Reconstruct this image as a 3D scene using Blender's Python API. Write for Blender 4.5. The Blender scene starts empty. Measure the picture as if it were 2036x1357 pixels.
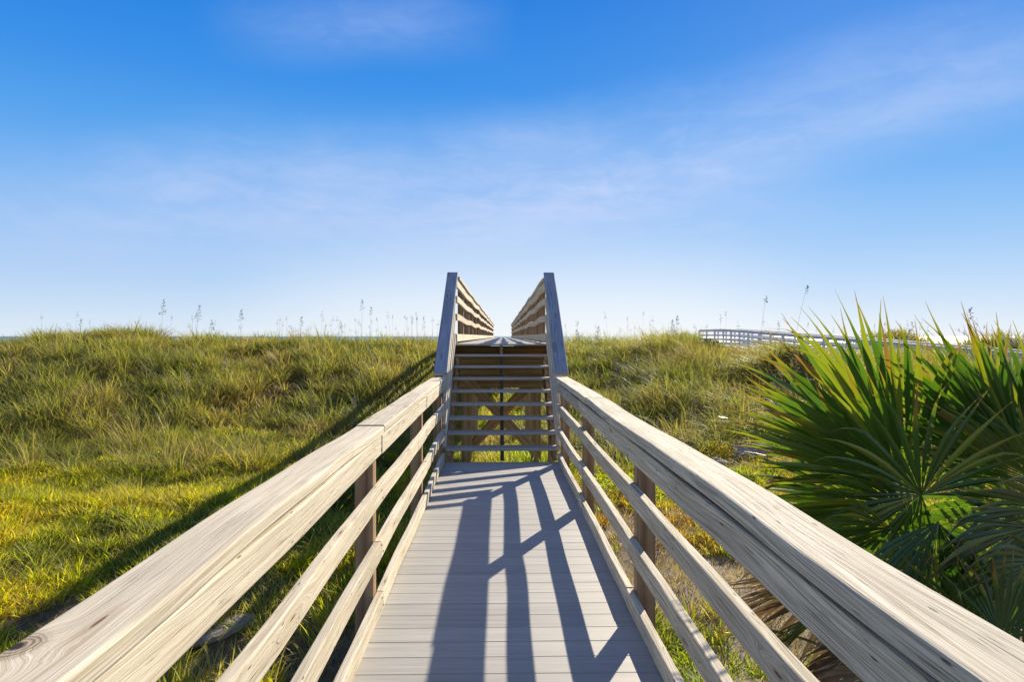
import bpy, math, random
import numpy as np
from mathutils import Vector, Matrix, Euler

random.seed(7); RNG = np.random.default_rng(11)
scene = bpy.context.scene
C = scene.collection
PI = math.pi

# ------------------------------------------------------------------ camera
EYE = 1.39
cam_d = bpy.data.cameras.new("camera"); cam = bpy.data.objects.new("camera", cam_d); C.objects.link(cam)
scene.camera = cam
cam_d.sensor_width = 36; cam_d.lens = 24.0; cam_d.clip_start = 0.05; cam_d.clip_end = 60000
YAW = math.atan(28/1357.0); PITCH = -math.atan(9.5/1357.0)
cam.location = (0, 0, EYE)
cam.rotation_euler = (PI/2 + PITCH, 0, -YAW)
bpy.context.view_layer.update()
_R = cam.rotation_euler.to_matrix()
def P(px, py, Y):
    """a point at depth Y (metres ahead) in the direction the photograph shows at px, py"""
    d = _R @ Vector(((px-1018)/1357.0, -(py-678.5)/1357.0, -1))
    return Vector((0, 0, EYE)) + d*(Y/d.y)

# ------------------------------------------------------------------ sun, sky, exposure
SUN_AZ, SUN_EL = math.radians(26.5), math.radians(24.5)      # azimuth to the right of +Y
sd = bpy.data.lights.new("sun", 'SUN'); so = bpy.data.objects.new("sun", sd); C.objects.link(so)
sd.energy = 5.0; sd.angle = math.radians(0.5); sd.color = (1.0, 0.88, 0.70)
sdir = Vector((math.sin(SUN_AZ)*math.cos(SUN_EL), math.cos(SUN_AZ)*math.cos(SUN_EL), math.sin(SUN_EL)))
so.rotation_euler = (-sdir).to_track_quat('-Z', 'Y').to_euler(); so.location = (10, 20, 12)
scene.view_settings.view_transform = 'Standard'; scene.view_settings.look = 'None'
scene.view_settings.exposure = 0.85; scene.view_settings.gamma = 1.0

def lin(r, g, b):
    f = lambda c: (c/255/12.92) if c/255 <= .04045 else ((c/255+.055)/1.055)**2.4
    return (f(r), f(g), f(b), 1)

class NT:
    """small helper to write node trees"""
    def __init__(s, tree): s.t = tree; s.n = tree.nodes; s.l = tree.links
    def new(s, typ, **kw):
        nd = s.n.new(typ)
        for k, v in kw.items():
            if k.startswith('i_'):
                key = k[2:]; key = int(key) if key.isdigit() else key.replace('_', ' ')
                s.put(nd.inputs[key], v)
            else: setattr(nd, k, v)
        return nd
    def put(s, sock, v):
        if isinstance(v, bpy.types.NodeSocket): s.l.new(v, sock)
        else: sock.default_value = v
    def m(s, op, a, b=0.0, c=0.0, clamp=False):
        nd = s.n.new('ShaderNodeMath'); nd.operation = op; nd.use_clamp = clamp
        s.put(nd.inputs[0], a); s.put(nd.inputs[1], b); s.put(nd.inputs[2], c); return nd.outputs[0]
    def sstep(s, v, lo, hi, a=0.0, b=1.0):
        nd = s.n.new('ShaderNodeMapRange'); nd.interpolation_type = 'SMOOTHSTEP'
        for i, q in enumerate((v, lo, hi, a, b)): s.put(nd.inputs[i], q)
        return nd.outputs[0]
    def mix(s, f, a, b, mode='MIX'):
        nd = s.n.new('ShaderNodeMix'); nd.data_type = 'RGBA'; nd.blend_type = mode
        s.put(nd.inputs[0], f); s.put(nd.inputs[6], a); s.put(nd.inputs[7], b); return nd.outputs[2]
    def noise(s, vec, scale, detail=3, rough=.55, dist=0.0, out=0):
        nd = s.n.new('ShaderNodeTexNoise'); s.put(nd.inputs['Vector'], vec)
        s.put(nd.inputs['Scale'], scale); nd.inputs['Detail'].default_value = detail
        nd.inputs['Roughness'].default_value = rough; nd.inputs['Distortion'].default_value = dist
        return nd.outputs[out]
    def vmath(s, op, a, b=(0, 0, 0)):
        nd = s.n.new('ShaderNodeVectorMath'); nd.operation = op
        s.put(nd.inputs[0], a); s.put(nd.inputs[1], b)
        return nd.outputs['Value'] if op in ('DOT_PRODUCT', 'LENGTH', 'DISTANCE') else nd.outputs[0]
    def ramp(s, f, stops, interp='LINEAR'):
        nd = s.n.new('ShaderNodeValToRGB'); s.put(nd.inputs[0], f); cr = nd.color_ramp; cr.interpolation = interp
        while len(cr.elements) < len(stops): cr.elements.new(.5)
        for e, (p, c) in zip(cr.elements, stops): e.position = p; e.color = c if len(c) == 4 else (*c, 1)
        return nd.outputs[0]
    def comb(s, x, y, z=0.0):
        nd = s.n.new('ShaderNodeCombineXYZ'); s.put(nd.inputs[0], x); s.put(nd.inputs[1], y); s.put(nd.inputs[2], z); return nd.outputs[0]
    def sep(s, v):
        nd = s.n.new('ShaderNodeSeparateXYZ'); s.put(nd.inputs[0], v); return nd.outputs

world = bpy.data.worlds.new("World"); scene.world = world; world.use_nodes = True
w = NT(world.node_tree); w.n.clear()
tc = w.new('ShaderNodeTexCoord').outputs['Generated']
sx, sy, sz = w.sep(tc)
sky = w.new('ShaderNodeTexSky', sky_type='NISHITA', sun_disc=False, sun_elevation=SUN_EL, sun_rotation=SUN_AZ,
            air_density=1.0, dust_density=0.4, ozone_density=2.5).outputs[0]
grad = w.ramp(w.m('MAXIMUM', sz, 0.0), [
    (0.0, lin(226, 238, 250)), (0.035, lin(205, 226, 248)), (0.075, lin(182, 213, 247)), (0.13, lin(150, 197, 245)),
    (0.20, lin(112, 178, 243)), (0.27, lin(80, 162, 239)), (0.34, lin(54, 145, 234)), (0.44, lin(28, 128, 225)),
    (0.70, lin(24, 92, 190)), (1.0, lin(18, 62, 150))])
# thin cirrus: streaks along great circles, broken up by noise
def band(pa, pb, width, amp, seed, fade=.12, wobble=1.4):
    a = (P(*pa, 1.0)-Vector((0, 0, EYE))).normalized(); b = (P(*pb, 1.0)-Vector((0, 0, EYE))).normalized()
    n = a.cross(b).normalized(); mid = (a+b).normalized()
    wob = w.m('MULTIPLY', w.m('SUBTRACT', w.noise(w.vmath('ADD', tc, (seed, 0, 0)), 2.2, 3), .5), width*wobble)
    d = w.m('ABSOLUTE', w.m('ADD', w.vmath('DOT_PRODUCT', tc, tuple(n)), wob))
    k = w.sstep(d, 0.0, width, 1.0, 0.0)
    ends = w.sstep(w.vmath('DOT_PRODUCT', tc, tuple(mid)), a.dot(mid)-fade, a.dot(mid)+fade*.5, 0.0, 1.0)
    return w.m('MULTIPLY', w.m('MULTIPLY', k, ends), amp)
str_vec = w.vmath('MULTIPLY', tc, (1.0, 1.0, 3.4))
fib = w.vmath('MULTIPLY', tc, (1.6, 1.0, 7.0)); fib = w.vmath('ADD', fib, w.vmath('MULTIPLY', w.noise(tc, 2.5, 4, .6, 0, 1), (.9, .9, .9)))
wisp = w.m('ADD', w.m('MULTIPLY', w.sstep(w.noise(str_vec, 3.2, 7, .6, .9), .34, .70), .6), w.m('MULTIPLY', w.sstep(w.noise(fib, 5.0, 9, .68, .3), .38, .66), .5))
soft = w.sstep(w.noise(w.vmath('ADD', str_vec, (4.1, 2, 0)), 1.4, 4, .5, .3), .35, .68)
bands = w.m('ADD', w.m('ADD', band((340, 420), (1420, 400), .13, .72, 3.0), band((950, 450), (2100, 140), .075, .60, 7.0, .08, .9)),
            w.m('ADD', band((590, 40), (850, 45), .065, .50, 12.0, .02, .9), w.m('ADD', band((-60, 500), (520, 480), .13, .60, 5.0), band((900, 330), (1900, 60), .07, .34, 9.0, .08))))
cl = w.m('MULTIPLY', bands, w.m('ADD', .42, w.m('MULTIPLY', wisp, .50)))
cl = w.m('ADD', cl, w.m('MULTIPLY', soft, w.sstep(sz, .4, .05, 0.0, .10)), clamp=True)
cl = w.m('MULTIPLY', cl, w.sstep(sz, .01, .12, .35, 1.0))
col = w.mix(w.m('MULTIPLY', cl, .92), grad, lin(190, 210, 249))
glow = w.m('MULTIPLY', w.sstep(w.vmath('DOT_PRODUCT', tc, (.03, .9995, .0)), .90, 1.0), w.sstep(sz, .20, .0, 0.0, .62))
col = w.mix(glow, col, lin(246, 250, 255))
col = w.mix(w.m('MULTIPLY', w.sstep(w.m('ADD', sy, w.m('MULTIPLY', sz, -.35)), .15, -.8, 0.0, .55), w.m('ADD', .55, w.m('MULTIPLY', wisp, .45))), col, (.60, .68, .80, 1))  # pale unseen veil added behind the camera to make the shade fill less blue
nish = w.new('ShaderNodeVectorMath', operation='SCALE'); w.put(nish.inputs[0], sky); nish.inputs['Scale'].default_value = 0.10
fin = w.mix(0.06, col, nish.outputs[0])
bg = w.new('ShaderNodeBackground', i_Strength=0.56); w.put(bg.inputs[0], fin)
w.l.new(bg.outputs[0], w.new('ShaderNodeOutputWorld').inputs[0])

# ------------------------------------------------------------------ object helpers
def tag(o, label=None, cat=None, group=None, kind=None):
    if label: o['label'] = label
    if cat: o['category'] = cat
    if group: o['group'] = group
    if kind: o['kind'] = kind
    return o
def empty(name, loc, label=None, cat=None, group=None):
    o = bpy.data.objects.new(name, None); C.objects.link(o); o.location = loc; o.empty_display_size = .1
    return tag(o, label, cat, group)
def wloc(o):
    v = Vector((0, 0, 0))
    while o is not None: v += o.location; o = o.parent
    return v
def mesh_obj(name, verts, faces, mat, parent=None, origin=None, uvs=None, cols=None, smooth=False):
    """verts in world space; the object's origin goes to origin (default: their centre)"""
    V = np.asarray(verts, dtype=np.float64).reshape(-1, 3)
    c = Vector(V.mean(0)) if origin is None else Vector(origin)
    me = bpy.data.meshes.new(name)
    me.from_pydata((V-np.array(c)).tolist(), [], faces)
    if uvs is not None:
        uv = me.uv_layers.new(name="grain"); uv.data.foreach_set('uv', np.asarray(uvs, dtype=np.float32).ravel())
    if cols is not None:
        ca = me.color_attributes.new("tint", 'FLOAT_COLOR', 'POINT'); ca.data.foreach_set('color', np.asarray(cols, dtype=np.float32).ravel())
    me.materials.append(mat)
    if smooth: me.polygons.foreach_set('use_smooth', [True]*len(me.polygons))
    o = bpy.data.objects.new(name, me); C.objects.link(o)
    if parent is not None: o.parent = parent; o.location = c-wloc(parent)
    else: o.location = c
    return o

def board_geo(path, side, up, bw, bt, bev=.004, rag=0.0):
    """a board swept along path (list of Vectors); bw across 'side', bt across 'up'. Returns verts, faces, loop uvs (metres)."""
    hw, ht = bw/2, bt/2; b = min(bev, hw*.6, ht*.6)
    prof = [(-hw+b, -ht), (hw-b, -ht), (hw-b*.3, -ht+b*.3), (hw, -ht+b), (hw, ht-b), (hw-b*.3, ht-b*.3), (hw-b, ht), (-hw+b, ht),
            (-hw+b*.3, ht-b*.3), (-hw, ht-b), (-hw, -ht+b), (-hw+b*.3, -ht+b*.3)]
    n = len(prof); per = [0.0]
    for i in range(n):
        a, c = prof[i], prof[(i+1) % n]; per.append(per[-1]+math.hypot(a[0]-c[0], a[1]-c[1]))
    ru, rv = random.uniform(0, 60), random.uniform(0, 60)
    V, F, U = [], [], []; s = 0.0
    S = []
    for k, p in enumerate(path):
        if k: s += (p-path[k-1]).length
        S.append(s)
        for q in prof:
            j = rag*random.uniform(-1, 1) if rag else 0.0
            V.append(p+side*(q[0]+j)+up*(q[1]+j))
    for k in range(len(path)-1):
        for i in range(n):
            j = (i+1) % n
            F.append((k*n+i, k*n+j, (k+1)*n+j, (k+1)*n+i))
            U += [(S[k]+ru, per[i]+rv), (S[k]+ru, per[i+1]+rv), (S[k+1]+ru, per[i+1]+rv), (S[k+1]+ru, per[i]+rv)]
    F.append(tuple(range(n-1, -1, -1))); U += [(prof[i][0]*.3+ru+9, prof[i][1]+rv) for i in range(n-1, -1, -1)]
    L = len(path)-1
    F.append(tuple(L*n+i for i in range(n))); U += [(prof[i][0]*.3+ru+19, prof[i][1]+rv) for i in range(n)]
    return V, F, U
def board(name, p0, p1, side, bw, bt, mat, parent=None, bev=.004, seg=.35, warp=None, rag=0.0):
    p0, p1 = Vector(p0), Vector(p1); d = (p1-p0); L = d.length; d.normalize()
    side = (Vector(side)-d*Vector(side).dot(d)).normalized(); up = d.cross(side).normalized()
    if up.z < 0 or (abs(up.z) < 1e-6 and False): up = -up; 
    if d.cross(side).dot(up) < 0: side = -side
    n = max(1, int(round(L/seg))); path = []
    for k in range(n+1):
        t = k/n; p = p0+d*(L*t)
        if warp: a, b = warp(L*t, t); p = p+side*a+up*b
        path.append(p)
    V, F, U = board_geo(path, side, up, bw, bt, bev, rag)
    return mesh_obj(name, V, F, mat, parent, uvs=U)
def rwarp(a, b):
    f1, f2, g1, g2 = (random.uniform(0, 6.3) for _ in range(4)); l1, l2 = random.uniform(1.5, 3.0), random.uniform(1.2, 2.5)
    return lambda s, t: (a*math.sin(s*l1+f1)+a*.4*math.sin(s*l1*2.7+f2), b*math.sin(s*l2+g1)+b*.4*math.sin(s*l2*2.3+g2))

# ------------------------------------------------------------------ materials
def newmat(name):
    m = bpy.data.materials.new(name); m.use_nodes = True; t = NT(m.node_tree); t.n.clear()
    out = t.new('ShaderNodeOutputMaterial'); return m, t, out
def principled(t, out, col, rough=.7, spec=.3, bump=None, bstr=.3, bdist=.002):
    p = t.new('ShaderNodeBsdfPrincipled'); t.put(p.inputs['Base Color'], col); t.put(p.inputs['Roughness'], rough)
    p.inputs['Specular IOR Level'].default_value = spec
    if bump is not None:
        b = t.new('ShaderNodeBump', i_Strength=bstr, i_Distance=bdist); t.put(b.inputs['Height'], bump); t.l.new(b.outputs[0], p.inputs['Normal'])
    t.l.new(p.outputs[0], out.inputs[0]); return p
def wood(name, base, dark, pale, ring=34, contrast=.5, knots=.5, crack=.5, rough=.8, stain=None, stain_amt=.0, streak=.5, knot_at=None, knot_col=(.13, .07, .035)):
    """sawn timber: grain runs along u, flows round the knots"""
    m, t, out = newmat(name)
    uv = t.new('ShaderNodeUVMap', uv_map='grain').outputs[0]
    u, v, _ = t.sep(uv)
    vo = t.new('ShaderNodeTexVoronoi', voronoi_dimensions='2D', feature='F1'); t.put(vo.inputs['Vector'], t.comb(t.m('MULTIPLY', u, 1.55), t.m('MULTIPLY', v, 11.0)))
    vo.inputs['Scale'].default_value = 1.0; vo.inputs['Randomness'].default_value = 1.0
    dist = vo.outputs['Distance']; cr = t.sep(vo.outputs['Color'])[0]
    has = t.m('LESS_THAN', cr, knots)
    hill = t.m('MULTIPLY', t.sstep(dist, 0.0, .34, 1.0, 0.0), has)
    if knot_at:
        gp = t.new('ShaderNodeNewGeometry').outputs['Position']; gx, gy, gz = t.sep(gp)
        wob = t.m('MULTIPLY', t.m('SUBTRACT', t.noise(gp, 22.0, 3), .5), .022)
        kx = t.m('MULTIPLY', t.m('SUBTRACT', gx, knot_at[0]), 1.25); ky = t.m('SUBTRACT', gy, knot_at[1])
        kd = t.m('ADD', t.m('SQRT', t.m('ADD', t.m('MULTIPLY', kx, kx), t.m('MULTIPLY', ky, ky))), wob)
        hill = t.m('ADD', t.m('MULTIPLY', hill, .2), t.m('MULTIPLY', t.sstep(kd, 0.0, .12, 1.0, 0.0), 1.1))
    flow = t.noise(t.comb(t.m('MULTIPLY', u, .55), t.m('MULTIPLY', v, 5.0)), 1.0, 2, .5)
    ph = t.m('ADD', t.m('ADD', t.m('MULTIPLY', v, 3.0), t.m('MULTIPLY', flow, .38)), t.m('MULTIPLY', hill, .15))
    rings = t.m('SINE', t.m('MULTIPLY', ph, ring))
    rings = t.m('ADD', t.m('MULTIPLY', rings, .5), .5)
    fine = t.noise(t.comb(t.m('MULTIPLY', u, 2.4), t.m('MULTIPLY', ph, 60.0)), 1.0, 5, .65)
    fine2 = t.noise(t.comb(t.m('MULTIPLY', u, 9.0), t.m('MULTIPLY', v, 420.0)), 1.0, 3, .6)
    patch = t.noise(t.comb(t.m('MULTIPLY', u, 1.1), t.m('MULTIPLY', v, 6.0), 3.0), 1.0, 4, .6)
    oi = t.new('ShaderNodeObjectInfo').outputs['Random']
    mixv = t.m('ADD', t.m('MULTIPLY', rings, .30*contrast*2), t.m('ADD', t.m('MULTIPLY', t.sstep(fine, .35, .68), .55*streak*2), t.m('MULTIPLY', fine2, .25)))
    mixv = t.m('DIVIDE', mixv, .30*contrast*2+.55*streak*2+.25)
    c = t.ramp(mixv, [(.12, dark), (.50, base), (.88, pale)])
    c = t.mix(t.sstep(patch, .35, .75, 0.0, .8), c, t.mix(1.0, c, (.76, .75, .74, 1), 'MULTIPLY'))
    c = t.mix(1.0, c, t.comb(*[t.m('ADD', t.m('MULTIPLY', oi, .16), .92)]*3), 'MULTIPLY')
    if stain: c = t.mix(t.m('MULTIPLY', t.sstep(t.noise(t.comb(t.m('MULTIPLY', u, .8), t.m('MULTIPLY', v, 9.0), 8.0), 1.0, 5, .7), .42, .72), stain_amt), c, (*stain, 1))
    # knots: a dark eye with a ring
    eye = t.m('MULTIPLY', t.sstep(dist, .025, .05, 1.0, 0.0), has)
    halo = t.m('MULTIPLY', t.sstep(dist, .06, .19, .45, 0.0), has)
    c = t.mix(halo, c, t.mix(1.0, c, (.62, .50, .38, 1), 'MULTIPLY'))
    c = t.mix(t.m('MULTIPLY', eye, .85), c, (*knot_col, 1))
    if knot_at:
        kr = t.m('ADD', t.m('MULTIPLY', t.m('SINE', t.m('MULTIPLY', kd, 620.0)), .5), .5)
        kmask = t.m('MULTIPLY', t.sstep(kd, .028, .062, 1.0, 0.0), t.m('ADD', .35, t.m('MULTIPLY', kr, .55)))
        c = t.mix(kmask, c, (.15, .09, .045, 1))
        c = t.mix(t.sstep(kd, .008, .014, 1.0, 0.0), c, (.02, .014, .01, 1))
    # drying cracks along the grain and little pits
    ck = t.noise(t.comb(t.m('MULTIPLY', u, 1.3), t.m('MULTIPLY', ph, 34.0), 17.0), 1.0, 2, .4)
    ckm = t.m('MULTIPLY', t.sstep(t.m('ABSOLUTE', t.m('SUBTRACT', ck, .5)), .0, .012, 1.0, 0.0), t.sstep(t.noise(t.comb(t.m('MULTIPLY', u, 1.7), t.m('MULTIPLY', v, 12.0), 5.0), 1.0, 2), .56-.12*crack, .64-.12*crack))
    ckm = t.m('MULTIPLY', ckm, .8*crack)
    c = t.mix(ckm, c, (dark[0]*.28, dark[1]*.26, dark[2]*.25, 1))
    vp = t.new('ShaderNodeTexVoronoi', voronoi_dimensions='2D'); t.put(vp.inputs['Vector'], t.comb(t.m('MULTIPLY', u, 4.0), t.m('MULTIPLY', v, 24.0), t.m('MULTIPLY', flow, .5))); vp.inputs['Scale'].default_value = 1.0
    pit = t.m('MULTIPLY', t.sstep(t.m('ADD', vp.outputs['Distance'], t.m('MULTIPLY', fine, .06)), .06, .10, 1.0, 0.0), t.m('LESS_THAN', t.sep(vp.outputs['Color'])[1], .24*(knots > .1)))
    c = t.mix(t.m('MULTIPLY', pit, .85), c, (.045, .03, .02, 1))
    h = t.m('ADD', t.m('MULTIPLY', mixv, .6), t.m('SUBTRACT', t.m('MULTIPLY', fine2, .3), t.m('ADD', t.m('MULTIPLY', ckm, 1.5), t.m('MULTIPLY', t.m('ADD', eye, pit), .8))))
    principled(t, out, c, rough, .25, h, .55, .0025)
    return m
M = {}
M['cream'] = wood('weathered_pine_cream', (.68, .60, .435), (.47, .39, .26), (.79, .725, .575), ring=60, contrast=.16, streak=.42, knots=.30, crack=1.0, stain=(.40, .36, .28), stain_amt=.28)
M['cream_knot'] = wood('weathered_pine_knotted', (.68, .60, .435), (.47, .39, .26), (.79, .725, .575), ring=40, contrast=.10, streak=.34, knots=.10, crack=.6, knot_at=(-.712, 1.02))
M['grey'] = wood('weathered_pine_grey', (.64, .57, .42), (.33, .28, .19), (.81, .75, .60), ring=70, contrast=.24, streak=.6, knots=.28, crack=1.0, stain=(.27, .27, .19), stain_amt=.32)
M['slate'] = wood('weathered_pine_silver', (.34, .355, .38), (.20, .21, .235), (.47, .485, .50), ring=70, contrast=.45, streak=.6, knots=.2, crack=.8)
M['brown'] = wood('treated_pine_brown', (.36, .225, .12), (.20, .115, .058), (.46, .32, .18), ring=26, contrast=.7, streak=.35, knots=.08, crack=.5, rough=.7)
M['honey'] = wood('treated_pine_honey', (.42, .27, .12), (.24, .14, .06), (.52, .36, .18), ring=26, contrast=.55, streak=.35, knots=.12, crack=.4, rough=.75)
M['white'] = wood('sunbleached_pine', (.82, .81, .80), (.68, .68, .69), (.88, .87, .86), ring=30, contrast=.3, streak=.4, knots=.0, crack=.1)
M['dark'] = wood('dark_stringer_and_gap_shade', (.085, .065, .05), (.05, .038, .03), (.12, .10, .08), ring=26, contrast=.4, knots=.0, crack=.2)
def composite():
    m, t, out = newmat('composite_decking')
    uv = t.new('ShaderNodeUVMap', uv_map='grain').outputs[0]; u, v, _ = t.sep(uv)
    f = t.noise(t.comb(t.m('MULTIPLY', u, 3.0), t.m('MULTIPLY', v, 260.0)), 1.0, 5, .7)
    g = t.noise(t.comb(t.m('MULTIPLY', u, 1.2), t.m('MULTIPLY', v, 34.0), 4.0), 1.0, 3, .6)
    s = t.noise(t.comb(t.m('MULTIPLY', u, 5.0), t.m('MULTIPLY', v, 14.0), 9.0), 1.0, 4, .6)
    oi = t.new('ShaderNodeObjectInfo').outputs['Random']
    c = t.ramp(t.m('ADD', t.m('MULTIPLY', f, .6), t.m('MULTIPLY', g, .4)), [(.30, (.235, .23, .21)), (.5, (.36, .35, .32)), (.72, (.49, .475, .43))])
    c = t.mix(t.sstep(s, .5, .75, 0.0, .35), c, (.42, .39, .34, 1))
    c = t.mix(1.0, c, t.comb(*[t.m('ADD', t.m('MULTIPLY', oi, .16), .92)]*3), 'MULTIPLY')
    principled(t, out, c, t.m('ADD', .5, t.m('MULTIPLY', f, .2)), .35, f, .35, .001)
    return m
M['deck'] = composite()
def leafy(name, trans=.5, rough=.45, spec=.35, warm=(1.25, 1.2, .55)):
    m, t, out = newmat(name)
    at = t.new('ShaderNodeVertexColor', layer_name='tint').outputs[0]
    p = t.new('ShaderNodeBsdfPrincipled', i_Roughness=rough); t.put(p.inputs['Base Color'], at); p.inputs['Specular IOR Level'].default_value = spec
    tr = t.new('ShaderNodeBsdfTranslucent'); t.put(tr.inputs[0], t.mix(1.0, at, (*warm, 1), 'MULTIPLY'))
    mx = t.new('ShaderNodeMixShader', i_0=trans); t.l.new(p.outputs[0], mx.inputs[1]); t.l.new(tr.outputs[0], mx.inputs[2]); t.l.new(mx.outputs[0], out.inputs[0])
    return m
M['grass'] = leafy('grass_blades', .5, .55, .22, (1.5, 1.5, .6))
M['palm'] = leafy('palm_leaf', .36, .25, .6, (1.4, 1.55, .35))
M['deadpalm'] = leafy('dead_palm_leaf', .2, .6, .2, (1.1, 1.0, .8))
def sand():
    m, t, out = newmat('dune_sand')
    g = t.new('ShaderNodeNewGeometry').outputs['Position']
    a = t.noise(g, .9, 6, .65); b = t.noise(g, 9.0, 6, .7); c3 = t.noise(g, 60.0, 4, .7)
    c = t.ramp(b, [(.3, (.30, .25, .185)), (.5, (.44, .385, .30)), (.7, (.54, .48, .39))])
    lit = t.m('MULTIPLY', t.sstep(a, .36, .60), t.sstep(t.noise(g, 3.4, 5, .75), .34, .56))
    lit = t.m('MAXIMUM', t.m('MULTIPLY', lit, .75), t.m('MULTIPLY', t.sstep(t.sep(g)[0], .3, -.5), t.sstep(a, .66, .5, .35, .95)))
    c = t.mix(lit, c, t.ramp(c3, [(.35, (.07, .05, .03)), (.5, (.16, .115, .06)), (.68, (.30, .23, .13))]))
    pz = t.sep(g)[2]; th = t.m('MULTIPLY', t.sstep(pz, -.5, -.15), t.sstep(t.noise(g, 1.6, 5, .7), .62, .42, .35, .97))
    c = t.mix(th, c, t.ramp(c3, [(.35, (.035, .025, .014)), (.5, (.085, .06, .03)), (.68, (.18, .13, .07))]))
    h = t.m('ADD', t.m('MULTIPLY', b, .6), t.m('MULTIPLY', c3, .4))
    principled(t, out, c, .9, .15, h, 1.0, .09); return m
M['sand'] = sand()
def sea():
    m, t, out = newmat('sea_water')
    g = t.new('ShaderNodeNewGeometry').outputs['Position']
    n = t.noise(t.vmath('MULTIPLY', g, (.25, 1, 1)), .5, 4, .6)
    p = principled(t, out, (.13, .24, .28, 1), .6, .2, n, .5, .25); return m
M['sea'] = sea()
def rockm(name, a, b):
    m, t, out = newmat(name); g = t.new('ShaderNodeTexCoord').outputs['Object']
    n = t.noise(g, 9, 8, .7); principled(t, out, t.ramp(n, [(.3, a), (.7, b)]), .9, .2, n, .8, .03); return m
M['rock_tan'] = rockm('tan_rock', (.22, .17, .11), (.50, .42, .31)); M['rock_grey'] = rockm('grey_rock', (.18, .15, .12), (.46, .41, .34))

m, t, out = newmat('rusty_nail'); principled(t, out, (.06, .04, .03, 1), .6); M['nail'] = m
# ------------------------------------------------------------------ terrain
_T = np.random.default_rng(5).random((128, 128))
def vn(x, y, s=0):
    x = np.asarray(x, float)+s*17.31; y = np.asarray(y, float)+s*9.77
    xi = np.floor(x).astype(int); yi = np.floor(y).astype(int); fx = x-xi; fy = y-yi
    fx = fx*fx*(3-2*fx); fy = fy*fy*(3-2*fy)
    g = lambda i, j: _T[i % 128, j % 128]
    return (g(xi, yi)*(1-fx)+g(xi+1, yi)*fx)*(1-fy)+(g(xi, yi+1)*(1-fx)+g(xi+1, yi+1)*fx)*fy*1.0
def vn3(x, y, s=0): return .55*vn(x, y, s)+.3*vn(x*2.1, y*2.1, s+1)+.15*vn(x*4.3, y*4.3, s+2)
def sm(a, b, v): t = np.clip((v-a)/(b-a), 0, 1); return t*t*(3-2*t)
# crest height of the ground, by direction (photo column), at about 22 m
CR_PX = [-3000, -400, 0, 60, 120, 220, 300, 345, 420, 600, 760, 860, 990, 1120, 1200, 1300, 1380, 1425, 1470, 1560, 1640, 1740, 1830, 1900, 2100, 2600, 4000]
CR_Z = [.5, .58, .66, .94, 1.10, 1.20, 1.14, .95, .95, .93, .90, .88, .80, .72, .84, .95, 1.0, .55, .46, .62, .48, .35, .33, .25, .05, .1, .3]
def H(x, y):
    x = np.asarray(x, float); y = np.asarray(y, float)
    yy = np.maximum(y, 6.0); px = 990+1357*x/yy
    zc = np.interp(px, CR_PX, CR_Z)
    foot = np.where(x < 0, 10.8, 10.6)+2.6*(vn(x/3.0, 3.3, 4)-.5)+.02*np.abs(x)
    t = np.clip((y-foot)/(21.5-foot), 0, 1); rise = .45*t+.55*t*t*(3-2*t)
    base = -.62
    z = base+(zc-base)*rise
    d = sm(0, .25, t)
    z = z+d*(.42*(vn3(x/2.6, y/2.6, 2)-.45)*(1-.75*sm(17, 21, y))+.12*(vn(x/.8, y/.8, 6)-.5))
    z = z+(1-d)*(.24*(vn3(x/1.6, y/1.6, 3)-.5)+.24*(vn3(x/.62, y/.62, 8)-.5)*(.35+.65*(x < 0)))
    z = z+.55*np.exp(-((x-7.25)/1.3)**2-((y-17)/1.6)**2)
    near = np.exp(-(x/1.3)**2)                       # worn hollow under the walkway
    z = z-near*.30*sm(10, 16, y)
    fall = sm(23.5, 46, y); z = z*(1-fall)+(-1.9)*fall
    z = z+2.25*np.exp(-((x-20.3)/4.0)**2-((y-35)/3.0)**2)+2.75*np.exp(-((x-29.5)/5.5)**2-((y-39)/3.0)**2)
    f2 = sm(46, 95, y); z = z*(1-f2)+(-4.0)*f2
    return z
def axis(lo, hi, c, fine, far, grow):
    out = [c]; s = fine; p = c
    while p < hi: s = fine if p < far else s*grow; p += s; out.append(min(p, hi))
    return out
ys = axis(-30, 400, -2.0, .16, 26, 1.12); ys = sorted(set([-30, -20, -12, -7, -4]+ys))
xp = axis(0, 420, 0.0, .17, 16, 1.10); xs = np.array([-v for v in xp[:0:-1]]+xp); ys = np.array(ys)
GX, GY = np.meshgrid(xs, ys); GZ = H(GX, GY)
V = np.stack([GX, GY, GZ], -1).reshape(-1, 3); nx, ny = len(xs), len(ys)
idx = np.arange(nx*ny).reshape(ny, nx)
F = np.stack([idx[:-1, :-1], idx[:-1, 1:], idx[1:, 1:], idx[1:, :-1]], -1).reshape(-1, 4)
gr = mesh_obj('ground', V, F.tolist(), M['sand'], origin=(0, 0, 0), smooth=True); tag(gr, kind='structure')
# the sea: a ring sector far out to the horizon
sv, sf = [], []
rad = [60, 120, 300, 900, 3000, 9000, 30000]
for r in rad:
    for k in range(49):
        a = -PI*.95+2*PI*.95*k/48; sv.append((math.sin(a)*r, max(math.cos(a)*r, -r*.9)+0, -3.1))
sv = []
for r in rad:
    for k in range(41):
        a = -PI/2+PI*k/40; sv.append((math.sin(a)*r*1.0, 45+math.cos(a)*r, -3.1))
for i in range(len(rad)-1):
    for k in range(40):
        a = i*41+k; sf.append((a, a+1, a+42, a+41))
sea_o = mesh_obj('sea', sv, sf, M['sea'], origin=(0, 45, -3.1)); tag(sea_o, kind='structure')

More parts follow.
